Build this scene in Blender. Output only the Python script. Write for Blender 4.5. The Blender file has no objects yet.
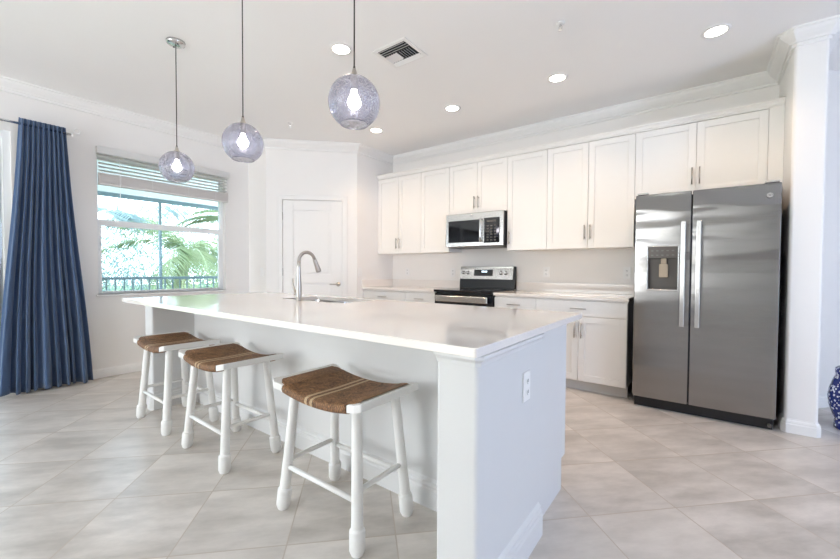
import bpy, bmesh, math, random
from math import sin, cos, pi, radians
from mathutils import Vector, Matrix
random.seed(7)
S = bpy.context.scene
COL = S.collection

# ------------------------------------------------------------------ camera
CAM_H = 1.154; F_PX = 383.0; YAW = 36.57; PITCH = 1.406; ROLL = 0.307
cd = bpy.data.cameras.new('camera'); cam = bpy.data.objects.new('camera', cd); COL.objects.link(cam)
cd.sensor_fit = 'HORIZONTAL'; cd.sensor_width = 36.0; cd.lens = F_PX / 840 * 36.0; cd.clip_start = 0.02
fw = Vector((-sin(radians(YAW)) * cos(radians(PITCH)), cos(radians(YAW)) * cos(radians(PITCH)), -sin(radians(PITCH))))
rt = Vector((cos(radians(YAW)), sin(radians(YAW)), 0)); up = rt.cross(fw)
Mx = Matrix((rt, up, -fw)).transposed().to_4x4()
Mx = Matrix.Translation((0, 0, CAM_H)) @ Mx @ Matrix.Rotation(radians(ROLL), 4, 'Z')
cam.matrix_world = Mx
S.camera = cam

# ------------------------------------------------------------------ world, lights, exposure
w = bpy.data.worlds.new('sky'); S.world = w; w.use_nodes = True
wn = w.node_tree; bg = wn.nodes['Background']
tc = wn.nodes.new('ShaderNodeTexCoord'); sx = wn.nodes.new('ShaderNodeSeparateXYZ'); cr = wn.nodes.new('ShaderNodeValToRGB')
wn.links.new(tc.outputs['Generated'], sx.inputs[0]); wn.links.new(sx.outputs[2], cr.inputs[0]); wn.links.new(cr.outputs[0], bg.inputs[0])
cr.color_ramp.elements[0].position = 0.0; cr.color_ramp.elements[0].color = (0.77, 0.895, 1.0, 1)
cr.color_ramp.elements[1].position = 0.7; cr.color_ramp.elements[1].color = (0.55, 0.76, 1.0, 1)
bg.inputs[1].default_value = 3.6
S.view_settings.view_transform = 'Standard'; S.view_settings.look = 'None'
S.view_settings.gamma = 1.0; S.view_settings.use_curve_mapping = False
S.view_settings.exposure = 1.08
S.cycles.use_denoising = True
S.cycles.max_bounces = 10; S.cycles.diffuse_bounces = 6; S.cycles.glossy_bounces = 5
S.cycles.transparent_max_bounces = 16; S.cycles.sample_clamp_indirect = 6.0
S.cycles.caustics_reflective = False; S.cycles.caustics_refractive = False

def area(name, loc, direction, sx_, sy_, watts, color):
    l = bpy.data.lights.new(name, 'AREA'); l.shape = 'RECTANGLE'; l.size = sx_; l.size_y = sy_; l.energy = watts; l.color = color
    o = bpy.data.objects.new(name, l); COL.objects.link(o); o.location = loc
    o.rotation_euler = Vector(direction).to_track_quat('-Z', 'Y').to_euler()
    return o
# unseen lamps added at wall openings: warm fill behind, extra blue with right-hand daylight
area('fill_rear', (-3.1, -4.14, 1.25), (0.15, 1, 0.50), 2.6, 2.3, 38, (1.0, 0.875, 0.71))
area('daylight_boost_right', (4.14, 1.6, 1.25), (-1, 0, 0.1), 1.15, 2.2, 24, (0.34, 0.50, 1.0))
sd = bpy.data.lights.new('sun', 'SUN'); sd.energy = 4.5; sd.angle = 0.01; sd.color = (1.0, 0.97, 0.9)
so = bpy.data.objects.new('sun', sd); COL.objects.link(so); so.rotation_euler = Vector((-0.55, 0.25, -0.95)).to_track_quat('-Z', 'Y').to_euler()

H = 2.85; W = 4.454; XL = -5.10

# ------------------------------------------------------------------ materials
def srgb(r, g, b):
    f = lambda c: c / 12.92 if c <= 0.04045 else ((c + 0.055) / 1.055) ** 2.4
    return (f(r / 255), f(g / 255), f(b / 255), 1)
class NT:
    def __init__(s, name):
        s.m = bpy.data.materials.new(name); s.m.use_nodes = True; s.t = s.m.node_tree; s.b = s.t.nodes['Principled BSDF']; s.out = s.t.nodes['Material Output']
    def n(s, typ, **kw):
        nd = s.t.nodes.new(typ)
        for k, v in kw.items(): setattr(nd, k, v)
        return nd
    def l(s, a, b): s.t.links.new(a, b)
    def math(s, op, a, b=None, c=None):
        nd = s.t.nodes.new('ShaderNodeMath'); nd.operation = op
        for i, v in enumerate((a, b, c)):
            if v is None: continue
            if isinstance(v, (int, float)): nd.inputs[i].default_value = v
            else: s.l(v, nd.inputs[i])
        return nd.outputs[0]
    def mix(s, fac, a, b):
        nd = s.t.nodes.new('ShaderNodeMix'); nd.data_type = 'RGBA'
        for sock, v in ((nd.inputs[0], fac), (nd.inputs[6], a), (nd.inputs[7], b)):
            if isinstance(v, (int, float, tuple)): sock.default_value = v
            else: s.l(v, sock)
        return nd.outputs[2]
    def noise(s, scale, detail=3, vec=None, rough=0.5):
        nd = s.n('ShaderNodeTexNoise'); nd.inputs['Scale'].default_value = scale; nd.inputs['Detail'].default_value = detail; nd.inputs['Roughness'].default_value = rough
        if vec is None: vec = s.n('ShaderNodeTexCoord').outputs['Object']
        s.l(vec, nd.inputs['Vector']); return nd.outputs['Fac']
    def bump(s, h, strength, dist=0.01):
        nd = s.n('ShaderNodeBump'); nd.inputs['Strength'].default_value = strength; nd.inputs['Distance'].default_value = dist
        s.l(h, nd.inputs['Height']); s.l(nd.outputs[0], s.b.inputs['Normal'])
def mat(name, c, rough=0.5, metal=0.0, var=0.0, vs=30, bump=0.0, bs=200, bd=0.002, spec=None, emit=None, es=0, coat=0):
    q = NT(name); b = q.b
    b.inputs['Base Color'].default_value = c; b.inputs['Roughness'].default_value = rough; b.inputs['Metallic'].default_value = metal
    if spec is not None: b.inputs['Specular IOR Level'].default_value = spec
    if coat: b.inputs['Coat Weight'].default_value = coat
    if var > 0:
        n = q.noise(vs); c2 = tuple(x * (1 - var) for x in c[:3]) + (1,)
        q.l(q.mix(n, c, c2), b.inputs['Base Color'])
    if bump > 0: q.bump(q.noise(bs, 2), bump, bd)
    if emit: b.inputs['Emission Color'].default_value = emit; b.inputs['Emission Strength'].default_value = es
    return q.m
M = {}
M['wall'] = mat('wall_paint', (0.87, 0.845, 0.82, 1), 0.75, var=0.02, vs=5, bump=0.10, bs=160, bd=0.003)
M['ceiling'] = mat('ceiling_paint', (0.92, 0.905, 0.89, 1), 0.85, var=0.03, vs=120, bump=0.25, bs=90, bd=0.003)
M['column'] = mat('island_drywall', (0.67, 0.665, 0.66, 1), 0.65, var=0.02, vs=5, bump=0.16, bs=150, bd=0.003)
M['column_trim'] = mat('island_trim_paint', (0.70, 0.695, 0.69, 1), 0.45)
M['button'] = mat('dispenser_button', (0.20, 0.19, 0.18, 1), 0.4)
M['trim'] = mat('trim_paint', (0.86, 0.845, 0.825, 1), 0.4)
M['cabinet'] = mat('cabinet_paint', (0.87, 0.845, 0.81, 1), 0.38)
M['gap'] = mat('cabinet_inside', (0.35, 0.30, 0.26, 1), 0.7)
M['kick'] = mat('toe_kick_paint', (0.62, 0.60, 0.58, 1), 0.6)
M['nickel'] = mat('brushed_nickel', (0.50, 0.465, 0.43, 1), 0.30, 1.0)
M['black'] = mat('black_plastic', (0.012, 0.012, 0.014, 1), 0.35)
M['blackglass'] = mat('black_glass', (0.01, 0.011, 0.014, 1), 0.05)
M['dark'] = mat('dark_void', (0.02, 0.02, 0.02, 1), 0.8)
M['plate'] = mat('outlet_plastic', (0.86, 0.85, 0.84, 1), 0.3)
M['slot'] = mat('outlet_slots', (0.10, 0.10, 0.10, 1), 0.6)
M['vinyl'] = mat('white_vinyl', (0.86, 0.87, 0.87, 1), 0.35)
q = NT('white_blind'); q.b.inputs['Base Color'].default_value = (0.86, 0.85, 0.84, 1); q.b.inputs['Roughness'].default_value = 0.45
tl_ = q.n('ShaderNodeBsdfTranslucent'); tl_.inputs[0].default_value = (0.86, 0.86, 0.86, 1); mx_ = q.n('ShaderNodeMixShader'); mx_.inputs[0].default_value = 0.35
q.l(q.b.outputs[0], mx_.inputs[1]); q.l(tl_.outputs[0], mx_.inputs[2]); q.l(mx_.outputs[0], q.out.inputs[0]); M['blind'] = q.m
M['blind_grey'] = mat('blind_stack', (0.68, 0.65, 0.63, 1), 0.55)
M['stoolwhite'] = mat('whitewashed_wood', (0.84, 0.83, 0.81, 1), 0.5, var=0.06, vs=25, bump=0.2, bs=60, bd=0.002)
M['bronze'] = mat('dark_cord', (0.035, 0.030, 0.028, 1), 0.4, 0.4)
M['lens'] = mat('downlight_lens', (1, 1, 1, 1), 0.5, emit=(1.0, 0.93, 0.82, 1), es=9)
M['bulb'] = mat('pendant_bulb', (1, 1, 1, 1), 0.5, emit=(1.0, 0.93, 0.88, 1), es=22)
M['amber'] = mat('dispenser_paddle', srgb(190, 172, 148), 0.35)
M['greyplastic'] = mat('grey_plastic', srgb(96, 90, 84), 0.4)
M['ledtext'] = mat('display_digits', (0.8, 0.9, 1, 1), 0.5, emit=(0.75, 0.9, 1.0, 1), es=1.5)
M['railing'] = mat('teal_railing', srgb(98, 116, 120), 0.5)
M['screenframe'] = mat('bronze_screen_frame', srgb(112, 132, 138), 0.5)
M['deck'] = mat('lanai_deck', srgb(190, 190, 185), 0.7, var=0.1)
M['lawn'] = mat('lawn', srgb(120, 150, 90), 0.9, var=0.5, vs=3)
M['trunk'] = mat('palm_trunk', srgb(150, 140, 125), 0.9, var=0.4, vs=12, bump=0.5, bs=30, bd=0.02)
M['house'] = mat('stucco_house', srgb(242, 243, 242), 0.8)
M['houseglass'] = mat('house_glass', srgb(120, 160, 170), 0.1)
M['roof'] = mat('house_roof', srgb(150, 150, 150), 0.8)
def leaf_mat(name, c1, c2):
    q = NT(name); n = q.noise(1.5, 2); q.l(q.mix(n, c1, c2), q.b.inputs['Base Color']); q.b.inputs['Roughness'].default_value = 0.55
    tr = q.n('ShaderNodeBsdfTranslucent'); q.l(q.mix(n, c1, c2), tr.inputs[0]); mx = q.n('ShaderNodeMixShader'); mx.inputs[0].default_value = 0.45
    q.l(q.b.outputs[0], mx.inputs[1]); q.l(tr.outputs[0], mx.inputs[2]); q.l(mx.outputs[0], q.out.inputs[0]); return q.m
M['frond'] = leaf_mat('palm_frond', srgb(92, 112, 84), srgb(150, 162, 118))
M['frond_blue'] = leaf_mat('fan_palm_frond', srgb(98, 120, 122), srgb(140, 158, 155))
M['hedge'] = leaf_mat('hedge_leaf', srgb(110, 138, 128), srgb(158, 178, 158))

def quartz():
    q = NT('quartz'); n = q.noise(350, 2); n2 = q.noise(3, 3)
    c = q.mix(n, (0.88, 0.83, 0.785, 1), (0.82, 0.77, 0.725, 1)); q.l(c, q.b.inputs['Base Color'])
    q.b.inputs['Roughness'].default_value = 0.07; q.b.inputs['IOR'].default_value = 1.52; return q.m
M['quartz'] = quartz()
def tiles():
    q = NT('porcelain_tile'); tcn = q.n('ShaderNodeTexCoord').outputs['Object']; sp = q.n('ShaderNodeSeparateXYZ'); q.l(tcn, sp.inputs[0])
    P = 0.646
    u = q.math('DIVIDE', q.math('SUBTRACT', q.math('ADD', sp.outputs[0], sp.outputs[1]), 0.20), P)
    v = q.math('DIVIDE', q.math('SUBTRACT', q.math('SUBTRACT', sp.outputs[1], sp.outputs[0]), 2.965), P)
    def edge(a):
        fr = q.math('FRACT', a); return q.math('MINIMUM', fr, q.math('SUBTRACT', 1.0, fr))
    d = q.math('MINIMUM', edge(u), edge(v))
    g = q.math('SMOOTH_MIN', q.math('DIVIDE', d, 0.0052), 1.0, 0.2)          # 0 in the grout, 1 on the tile
    g = q.math('GREATER_THAN', d, 0.0062)
    cb = q.n('ShaderNodeCombineXYZ'); q.l(q.math('FLOOR', u), cb.inputs[0]); q.l(q.math('FLOOR', v), cb.inputs[1])
    wn_ = q.n('ShaderNodeTexWhiteNoise'); wn_.noise_dimensions = '3D'; q.l(cb.outputs[0], wn_.inputs['Vector'])
    # streaky clouding whose direction and place change from tile to tile
    off = q.n('ShaderNodeVectorMath', operation='SCALE'); q.l(wn_.outputs['Color'], off.inputs[0]); off.inputs['Scale'].default_value = 9
    cuv = q.n('ShaderNodeCombineXYZ'); q.l(q.math('MULTIPLY', u, 1.0), cuv.inputs[0]); q.l(q.math('MULTIPLY', v, 2.6), cuv.inputs[1])
    ad = q.n('ShaderNodeVectorMath', operation='ADD'); q.l(cuv.outputs[0], ad.inputs[0]); q.l(off.outputs[0], ad.inputs[1])
    n1 = q.noise(1.1, 5, ad.outputs[0], 0.62); n2 = q.noise(60, 3, tcn, 0.6)
    r = q.n('ShaderNodeValToRGB'); q.l(n1, r.inputs[0]); e = r.color_ramp.elements
    e[0].position = 0.34; e[0].color = (0.43, 0.39, 0.35, 1); e[1].position = 0.68; e[1].color = (0.74, 0.685, 0.635, 1)
    c = q.mix(q.math('MULTIPLY', n2, 0.30), r.outputs[0], (0.54, 0.49, 0.44, 1))
    tint = q.mix(q.math('MULTIPLY', wn_.outputs['Value'], 0.30), c, (0.82, 0.77, 0.72, 1))
    q.l(q.mix(g, (0.52, 0.45, 0.385, 1), tint), q.b.inputs['Base Color'])
    q.l(q.math('SUBTRACT', 0.75, q.math('MULTIPLY', g, 0.42)), q.b.inputs['Roughness'])
    q.bump(q.math('ADD', q.math('MULTIPLY', g, 1.0), q.math('MULTIPLY', n2, 0.12)), 0.35, 0.002); return q.m
M['tile'] = tiles()
AROT = 0.0
def steel(name, c=(0.50, 0.49, 0.485, 1), rough=0.2, wav=0.0):
    q = NT(name); b = q.b; b.inputs['Metallic'].default_value = 1.0; b.inputs['Base Color'].default_value = c; b.inputs['Roughness'].default_value = rough
    b.inputs['Anisotropic'].default_value = 0.95; b.inputs['Anisotropic Rotation'].default_value = AROT
    tcn = q.n('ShaderNodeTexCoord').outputs['Object']; mp = q.n('ShaderNodeMapping'); q.l(tcn, mp.inputs[0]); mp.inputs['Scale'].default_value = (4, 4, 900)
    n = q.noise(1, 2, mp.outputs[0])
    h = q.math('MULTIPLY', n, 0.02)
    if wav:
        mp2 = q.n('ShaderNodeMapping'); q.l(tcn, mp2.inputs[0]); mp2.inputs['Scale'].default_value = (0.9, 1, 5.0)
        sp = q.n('ShaderNodeSeparateXYZ'); q.l(tcn, sp.inputs[0])
        k = q.math('MINIMUM', 1.0, q.math('MAXIMUM', 0.08, q.math('SUBTRACT', q.math('MULTIPLY', sp.outputs[2], 1.6), 1.75)))
        h = q.math('ADD', h, q.math('MULTIPLY', q.math('MULTIPLY', q.noise(1.3, 1, mp2.outputs[0]), wav), k))
    q.bump(h, 1.0, 0.01); return q.m
M['steel'] = steel('stainless_steel', (0.31, 0.30, 0.293, 1), 0.17, wav=6.0)
M['steel2'] = steel('stainless_trim', (0.60, 0.585, 0.56, 1), 0.24)
M['chrome'] = mat('polished_steel', (0.70, 0.69, 0.68, 1), 0.16, 1.0)
def thin_glass(name, tint, refl=1.0, specks=False, milky=0.0):
    q = NT(name); t = q.n('ShaderNodeBsdfTransparent'); t.inputs[0].default_value = tint
    g = q.n('ShaderNodeBsdfGlossy'); g.inputs['Roughness'].default_value = 0.03
    fr = q.n('ShaderNodeFresnel'); fr.inputs[0].default_value = 1.45
    mx = q.n('ShaderNodeMixShader'); q.l(q.math('MULTIPLY', fr.outputs[0], refl), mx.inputs[0]); q.l(t.outputs[0], mx.inputs[1]); q.l(g.outputs[0], mx.inputs[2])
    last = mx.outputs[0]
    if specks:
        n = q.noise(240, 1); r = q.n('ShaderNodeValToRGB'); q.l(n, r.inputs[0]); r.color_ramp.elements[0].position = 0.54; r.color_ramp.elements[1].position = 0.62
        tl = q.n('ShaderNodeBsdfTranslucent'); tl.inputs[0].default_value = (0.93, 0.92, 1.0, 1)
        df = q.n('ShaderNodeBsdfDiffuse'); df.inputs[0].default_value = (0.8, 0.8, 0.9, 1)
        m0 = q.n('ShaderNodeMixShader'); m0.inputs[0].default_value = 0.35; q.l(tl.outputs[0], m0.inputs[1]); q.l(df.outputs[0], m0.inputs[2])
        m2 = q.n('ShaderNodeMixShader'); q.l(q.math('ADD', q.math('MULTIPLY', r.outputs[0], 0.22), milky), m2.inputs[0]); q.l(last, m2.inputs[1]); q.l(m0.outputs[0], m2.inputs[2]); last = m2.outputs[0]
        bp = q.n('ShaderNodeBump'); bp.inputs['Strength'].default_value = 0.5; bp.inputs['Distance'].default_value = 0.004; q.l(q.noise(60, 2), bp.inputs['Height']); q.l(bp.outputs[0], g.inputs['Normal'])
    if specks:
        rf = q.n('ShaderNodeBsdfRefraction'); rf.inputs['Roughness'].default_value = 0.42; rf.inputs['IOR'].default_value = 1.03; rf.inputs[0].default_value = (0.86, 0.86, 0.93, 1)
        m3 = q.n('ShaderNodeMixShader'); m3.inputs[0].default_value = 0.14; q.l(last, m3.inputs[1]); q.l(rf.outputs[0], m3.inputs[2]); last = m3.outputs[0]
        lw = q.n('ShaderNodeLayerWeight'); lw.inputs['Blend'].default_value = 0.45
        q.l(q.mix(lw.outputs['Facing'], tint, (0.20, 0.23, 0.38, 1)), t.inputs[0])
    q.l(last, q.out.inputs[0]); return q.m
M['pane'] = thin_glass('window_glass', (0.95, 0.98, 1.0, 1))
M['globe'] = thin_glass('seeded_violet_glass', (0.66, 0.68, 0.78, 1), 1.3, True, 0.02)
def fabric():
    q = NT('curtain_fabric'); n = q.noise(4, 3)
    mp = q.n('ShaderNodeMapping'); q.l(q.n('ShaderNodeTexCoord').outputs['Object'], mp.inputs[0]); mp.inputs['Scale'].default_value = (300, 300, 700)
    n2 = q.noise(1, 2, mp.outputs[0])
    q.l(q.mix(n2, srgb(62, 86, 122), srgb(84, 110, 146)), q.b.inputs['Base Color']); q.b.inputs['Roughness'].default_value = 0.85
    q.b.inputs['Sheen Weight'].default_value = 0.3; q.bump(n2, 0.3, 0.002)
    tr = q.n('ShaderNodeBsdfTranslucent'); tr.inputs[0].default_value = srgb(60, 90, 140); mx = q.n('ShaderNodeMixShader'); mx.inputs[0].default_value = 0.12
    q.l(q.b.outputs[0], mx.inputs[1]); q.l(tr.outputs[0], mx.inputs[2]); q.l(mx.outputs[0], q.out.inputs[0]); return q.m
M['curtain'] = fabric()
def rush():
    q = NT('woven_seagrass'); tcn = q.n('ShaderNodeTexCoord').outputs['Object']; sp = q.n('ShaderNodeSeparateXYZ'); q.l(tcn, sp.inputs[0]); x, y, z = sp.outputs
    ax = q.math('ABSOLUTE', x); ay = q.math('ABSOLUTE', y)
    side = q.math('GREATER_THAN', q.math('MULTIPLY', q.math('SUBTRACT', ax, 0.125), 1.25), ay)
    main = q.math('SUBTRACT', 1.0, side)
    co = q.math('ADD', q.math('MULTIPLY', x, main), q.math('MULTIPLY', y, side))
    wob = q.math('MULTIPLY', q.noise(14, 2, tcn), 0.006); co = q.math('ADD', co, wob)
    tri = q.math('ABSOLUTE', q.math('SUBTRACT', q.math('FRACT', q.math('MULTIPLY', co, 90)), 0.5))   # 0..0.5 strand profile
    mp = q.n('ShaderNodeMapping'); q.l(tcn, mp.inputs[0]); mp.inputs['Scale'].default_value = (1, 1, 1); n = q.noise(95, 3, mp.outputs[0], 0.75); n2 = q.noise(22, 2, tcn)
    rr = q.n('ShaderNodeMapRange'); q.l(n, rr.inputs[0]); rr.inputs[1].default_value = 0.36; rr.inputs[2].default_value = 0.66
    n3 = q.math('ADD', q.math('MULTIPLY', rr.outputs[0], 0.65), q.math('MULTIPLY', q.math('SUBTRACT', n2, 0.3), 0.8))
    base = q.mix(n3, (0.038, 0.014, 0.005, 1), (0.50, 0.25, 0.105, 1))
    base = q.mix(q.math('MULTIPLY', side, 0.25), base, (0.38, 0.21, 0.10, 1))
    base = q.mix(q.math('MULTIPLY', q.math('GREATER_THAN', tri, 0.36), 0.70), base, (0.05, 0.025, 0.012, 1))
    dd = q.math('ABSOLUTE', q.math('SUBTRACT', q.math('ABSOLUTE', q.math('ADD', x, 0.022)), 0.018))
    st = q.math('MULTIPLY', q.math('LESS_THAN', dd, 0.0085), main)
    base = q.mix(q.math('MULTIPLY', st, q.math('ADD', 0.35, q.math('MULTIPLY', n, 0.8))), base, (0.66, 0.49, 0.30, 1))
    q.l(base, q.b.inputs['Base Color']); q.b.inputs['Roughness'].default_value = 0.65
    q.bump(q.math('ADD', q.math('MULTIPLY', tri, -1.6), n), 0.9, 0.003); return q.m
M['rush'] = rush()
def delft():
    q = NT('blue_white_glaze'); v = q.n('ShaderNodeTexVoronoi'); v.inputs['Scale'].default_value = 42; q.l(q.n('ShaderNodeTexCoord').outputs['Object'], v.inputs['Vector'])
    n = q.noise(30, 3); m_ = q.math('GREATER_THAN', q.math('ADD', v.outputs['Distance'], q.math('MULTIPLY', n, 0.45)), 0.56)
    q.l(q.mix(m_, (0.75, 0.78, 0.85, 1), (0.012, 0.025, 0.16, 1)), q.b.inputs['Base Color']); q.b.inputs['Roughness'].default_value = 0.12; return q.m
M['delft'] = delft()

# ------------------------------------------------------------------ geometry helpers
ORG = {}
def newbm(): return bmesh.new()
def box(bm, x0, x1, y0, y1, z0, z1):
    x0, x1 = sorted((x0, x1)); y0, y1 = sorted((y0, y1)); z0, z1 = sorted((z0, z1))
    v = [bm.verts.new(p) for p in ((x0,y0,z0),(x1,y0,z0),(x1,y1,z0),(x0,y1,z0),(x0,y0,z1),(x1,y0,z1),(x1,y1,z1),(x0,y1,z1))]
    for f in ((0,3,2,1),(4,5,6,7),(0,1,5,4),(1,2,6,5),(2,3,7,6),(3,0,4,7)): bm.faces.new([v[i] for i in f])
    return v
def B(*a):
    bm = newbm(); box(bm, *a); return bm
def lathe(bm, prof, c=(0,0,0), seg=32, axis=None, cap=True):
    """prof: list of (r, h); revolves about +Z at c, or about 'axis'."""
    R = Vector((0,0,1)).rotation_difference(Vector(axis)).to_matrix() if axis is not None else Matrix.Identity(3)
    rings = []
    for r, h in prof:
        if r < 1e-6: rings.append([bm.verts.new(Vector(c) + R @ Vector((0,0,h)))])
        else: rings.append([bm.verts.new(Vector(c) + R @ Vector((r*cos(2*pi*i/seg), r*sin(2*pi*i/seg), h))) for i in range(seg)])
    for a, b in zip(rings, rings[1:]):
        for i in range(seg):
            j = (i+1) % seg
            if len(a) == 1 and len(b) == 1: continue
            if len(a) == 1: bm.faces.new((a[0], b[j], b[i])) if False else bm.faces.new((a[0], b[i], b[j]))
            elif len(b) == 1: bm.faces.new((a[i], a[j], b[0]))
            else: bm.faces.new((a[i], a[j], b[j], b[i]))
    if cap:
        if len(rings[0]) > 1: bm.faces.new(rings[0][::-1])
        if len(rings[-1]) > 1: bm.faces.new(rings[-1])
def tube(bm, pts, r, seg=12, caps=True):
    pts = [Vector(p) for p in pts]; n = len(pts); rs = r if isinstance(r, (list, tuple)) else [r]*n
    prev = None; rings = []
    for i, p in enumerate(pts):
        d = ((pts[min(i+1,n-1)] - p).normalized() + (p - pts[max(i-1,0)]).normalized()); d.normalize()
        if prev is None:
            a = Vector((0,0,1)) if abs(d.z) < 0.9 else Vector((1,0,0)); u = d.cross(a).normalized()
        else: u = (prev - d * prev.dot(d)).normalized()
        prev = u; v = d.cross(u)
        rings.append([bm.verts.new(p + (u*cos(2*pi*k/seg) + v*sin(2*pi*k/seg))*rs[i]) for k in range(seg)])
    for a, b in zip(rings, rings[1:]):
        for k in range(seg): j = (k+1) % seg; bm.faces.new((a[k], a[j], b[j], b[k]))
    if caps: bm.faces.new(rings[0][::-1]); bm.faces.new(rings[-1])
def sweep(bm, path, prof, z, flip=False):
    """prof: (out, dz) pairs; path: XY points with the room on the right-hand side."""
    n = len(path); offs = []
    for i in range(n):
        ns = []
        for a, b in ((i-1, i), (i, i+1)):
            if a < 0 or b >= n: continue
            d = Vector((path[b][0]-path[a][0], path[b][1]-path[a][1])).normalized(); ns.append(Vector((d.y, -d.x)))
        m_ = sum(ns, Vector((0,0)))
        if len(ns) == 2: m_ = m_ / (1 + ns[0].dot(ns[1]))
        offs.append(m_)
    rings = [[bm.verts.new((p[0]+o.x*a, p[1]+o.y*a, z+b)) for a, b in prof] for p, o in zip(path, offs)]
    k = len(prof)
    for r0, r1 in zip(rings, rings[1:]):
        for i in range(k): j = (i+1) % k; bm.faces.new((r0[i], r1[i], r1[j], r0[j]))
    bm.faces.new(rings[0]); bm.faces.new(rings[-1][::-1])
def prism(bm, poly, ext, plane='xz', at=0.0):
    """extrude a 2-D polygon: plane 'xz' (extrudes along y from at to at+ext), 'yz' (along x), 'xy' (along z)."""
    def P(a, b, t): return {'xz': (a, t, b), 'yz': (t, a, b), 'xy': (a, b, t)}[plane]
    v0 = [bm.verts.new(P(a, b, at)) for a, b in poly]; v1 = [bm.verts.new(P(a, b, at+ext)) for a, b in poly]
    n = len(poly)
    for i in range(n): j = (i+1) % n; bm.faces.new((v0[i], v0[j], v1[j], v1[i]))
    bm.faces.new(v0[::-1]); bm.faces.new(v1)
def org(o): return ORG.get(o.name, Vector((0,0,0)))
def obj(name, bm, m, parent=None, loc=None, bevel=0.0, smooth=False, seg=2, solid=0.0, sub=0):
    """World-space bmesh -> one mesh object whose origin is loc (or its own base centre)."""
    bmesh.ops.recalc_face_normals(bm, faces=bm.faces[:])
    if loc is None:
        if parent is not None: loc = org(parent)
        else:
            xs = [v.co.x for v in bm.verts]; ys = [v.co.y for v in bm.verts]; zs = [v.co.z for v in bm.verts]
            loc = Vector(((min(xs)+max(xs))/2, (min(ys)+max(ys))/2, min(zs)))
    loc = Vector(loc)
    bmesh.ops.translate(bm, verts=bm.verts[:], vec=-loc)
    me = bpy.data.meshes.new(name); bm.to_mesh(me); bm.free(); me.materials.append(m)
    if smooth:
        for p in me.polygons: p.use_smooth = True
    o = bpy.data.objects.new(name, me); COL.objects.link(o); ORG[o.name] = loc
    if parent is not None: o.parent = parent; o.location = loc - org(parent)
    else: o.location = loc
    if solid: md = o.modifiers.new('thick', 'SOLIDIFY'); md.thickness = solid; md.offset = 0
    if bevel:
        md = o.modifiers.new('bevel', 'BEVEL'); md.width = bevel; md.segments = seg; md.limit_method = 'ANGLE'; md.angle_limit = radians(40); md.harden_normals = False
    if sub: md = o.modifiers.new('sub', 'SUBSURF'); md.levels = sub; md.render_levels = sub
    return o
def thing(name, label, cat, loc, group=None):
    o = bpy.data.objects.new(name, None); COL.objects.link(o); o.location = loc; o.empty_display_size = 0.1; ORG[o.name] = Vector(loc)
    return tag(o, label, cat, group)
def tag(o, label, cat, group=None, kind=None):
    if label: o['label'] = label
    if cat: o['category'] = cat
    if group: o['group'] = group
    if kind: o['kind'] = kind
    return o
def struct(o): o['kind'] = 'structure'; return o
def copy_tree(o, parent=None):
    c = o.copy(); COL.objects.link(c); ORG[c.name] = org(o)
    if parent is not None: c.parent = parent
    for ch in list(o.children): copy_tree(ch, c)
    return c

# ------------------------------------------------------------------ room shell
struct(obj('floor', B(-5.3, 4.4, -4.4, 7.0, -0.12, 0.0), M['tile'], loc=(0,0,0)))
struct(obj('ceiling', B(-5.3, 4.4, -4.4, 7.0, H, H+0.12), M['ceiling'], loc=(0,0,0)))
WY0, WY1, WZ0, WZ1 = 1.215, 2.548, 0.878, 2.36            # window opening
SY0, SY1, SZ1 = -3.20, 0.60, 2.40                          # sliding door opening
bm = newbm()
box(bm, XL-0.2, XL, -4.4, SY0, 0, H); box(bm, XL-0.2, XL, SY0, SY1, SZ1, H); box(bm, XL-0.2, XL, SY1, WY0, 0, H)
box(bm, XL-0.2, XL, WY0, WY1, 0, WZ0); box(bm, XL-0.2, XL, WY0, WY1, WZ1, H); box(bm, XL-0.2, XL, WY1, 4.6, 0, H)
struct(obj('wall_left', bm, M['wall']))
C0 = (-4.67, 2.87); C1 = (-3.83, 3.71)
struct(obj('wall_pantry_left', B(XL, C0[0], C0[1], C0[1]+0.1, 0, H), M['wall']))
def diag(t, out, z):                                        # t measured along the pantry front from its right-hand corner
    s = t/math.sqrt(2); o = out/math.sqrt(2); return (C1[0]-s+o, C1[1]-s-o, z)
def dbox(bm, t0, t1, o0, o1, z0, z1):
    P = [(t0,o0,z0),(t1,o0,z0),(t1,o1,z0),(t0,o1,z0),(t0,o0,z1),(t1,o0,z1),(t1,o1,z1),(t0,o1,z1)]
    v = [bm.verts.new(diag(*p)) for p in P]
    for f in ((0,3,2,1),(4,5,6,7),(0,1,5,4),(1,2,6,5),(2,3,7,6),(3,0,4,7)): bm.faces.new([v[i] for i in f])
DL = math.hypot(C1[0]-C0[0], C1[1]-C0[1]); D0, D1, DZ = 0.197, 0.982, 2.085
bm = newbm(); dbox(bm, 0, D0, 0, -0.1, 0, H); dbox(bm, D1, DL, 0, -0.1, 0, H); dbox(bm, D0, D1, 0, -0.1, DZ, H)
struct(obj('wall_pantry_front', bm, M['wall']))
struct(obj('wall_pantry_right', B(C1[0]-0.1, C1[0], C1[1], W, 0, H), M['wall']))
struct(obj('wall_back', B(C1[0]-0.1, 0.483, W, W+0.15, 0, H), M['wall']))
XC0, XC1, YC = 0.483, 0.66, 3.784
bm = newbm(); box(bm, XC0, XC1, YC, W+0.15, 0, H)
eds = [e for e in bm.edges if abs(e.verts[0].co.z-e.verts[1].co.z) > 1 and e.verts[0].co.y < YC+0.01]
bmesh.ops.bevel(bm, geom=eds, offset=0.020, segments=5, affect='EDGES', profile=0.5)
o = struct(obj('wall_wing', bm, M['wall']))
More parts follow.
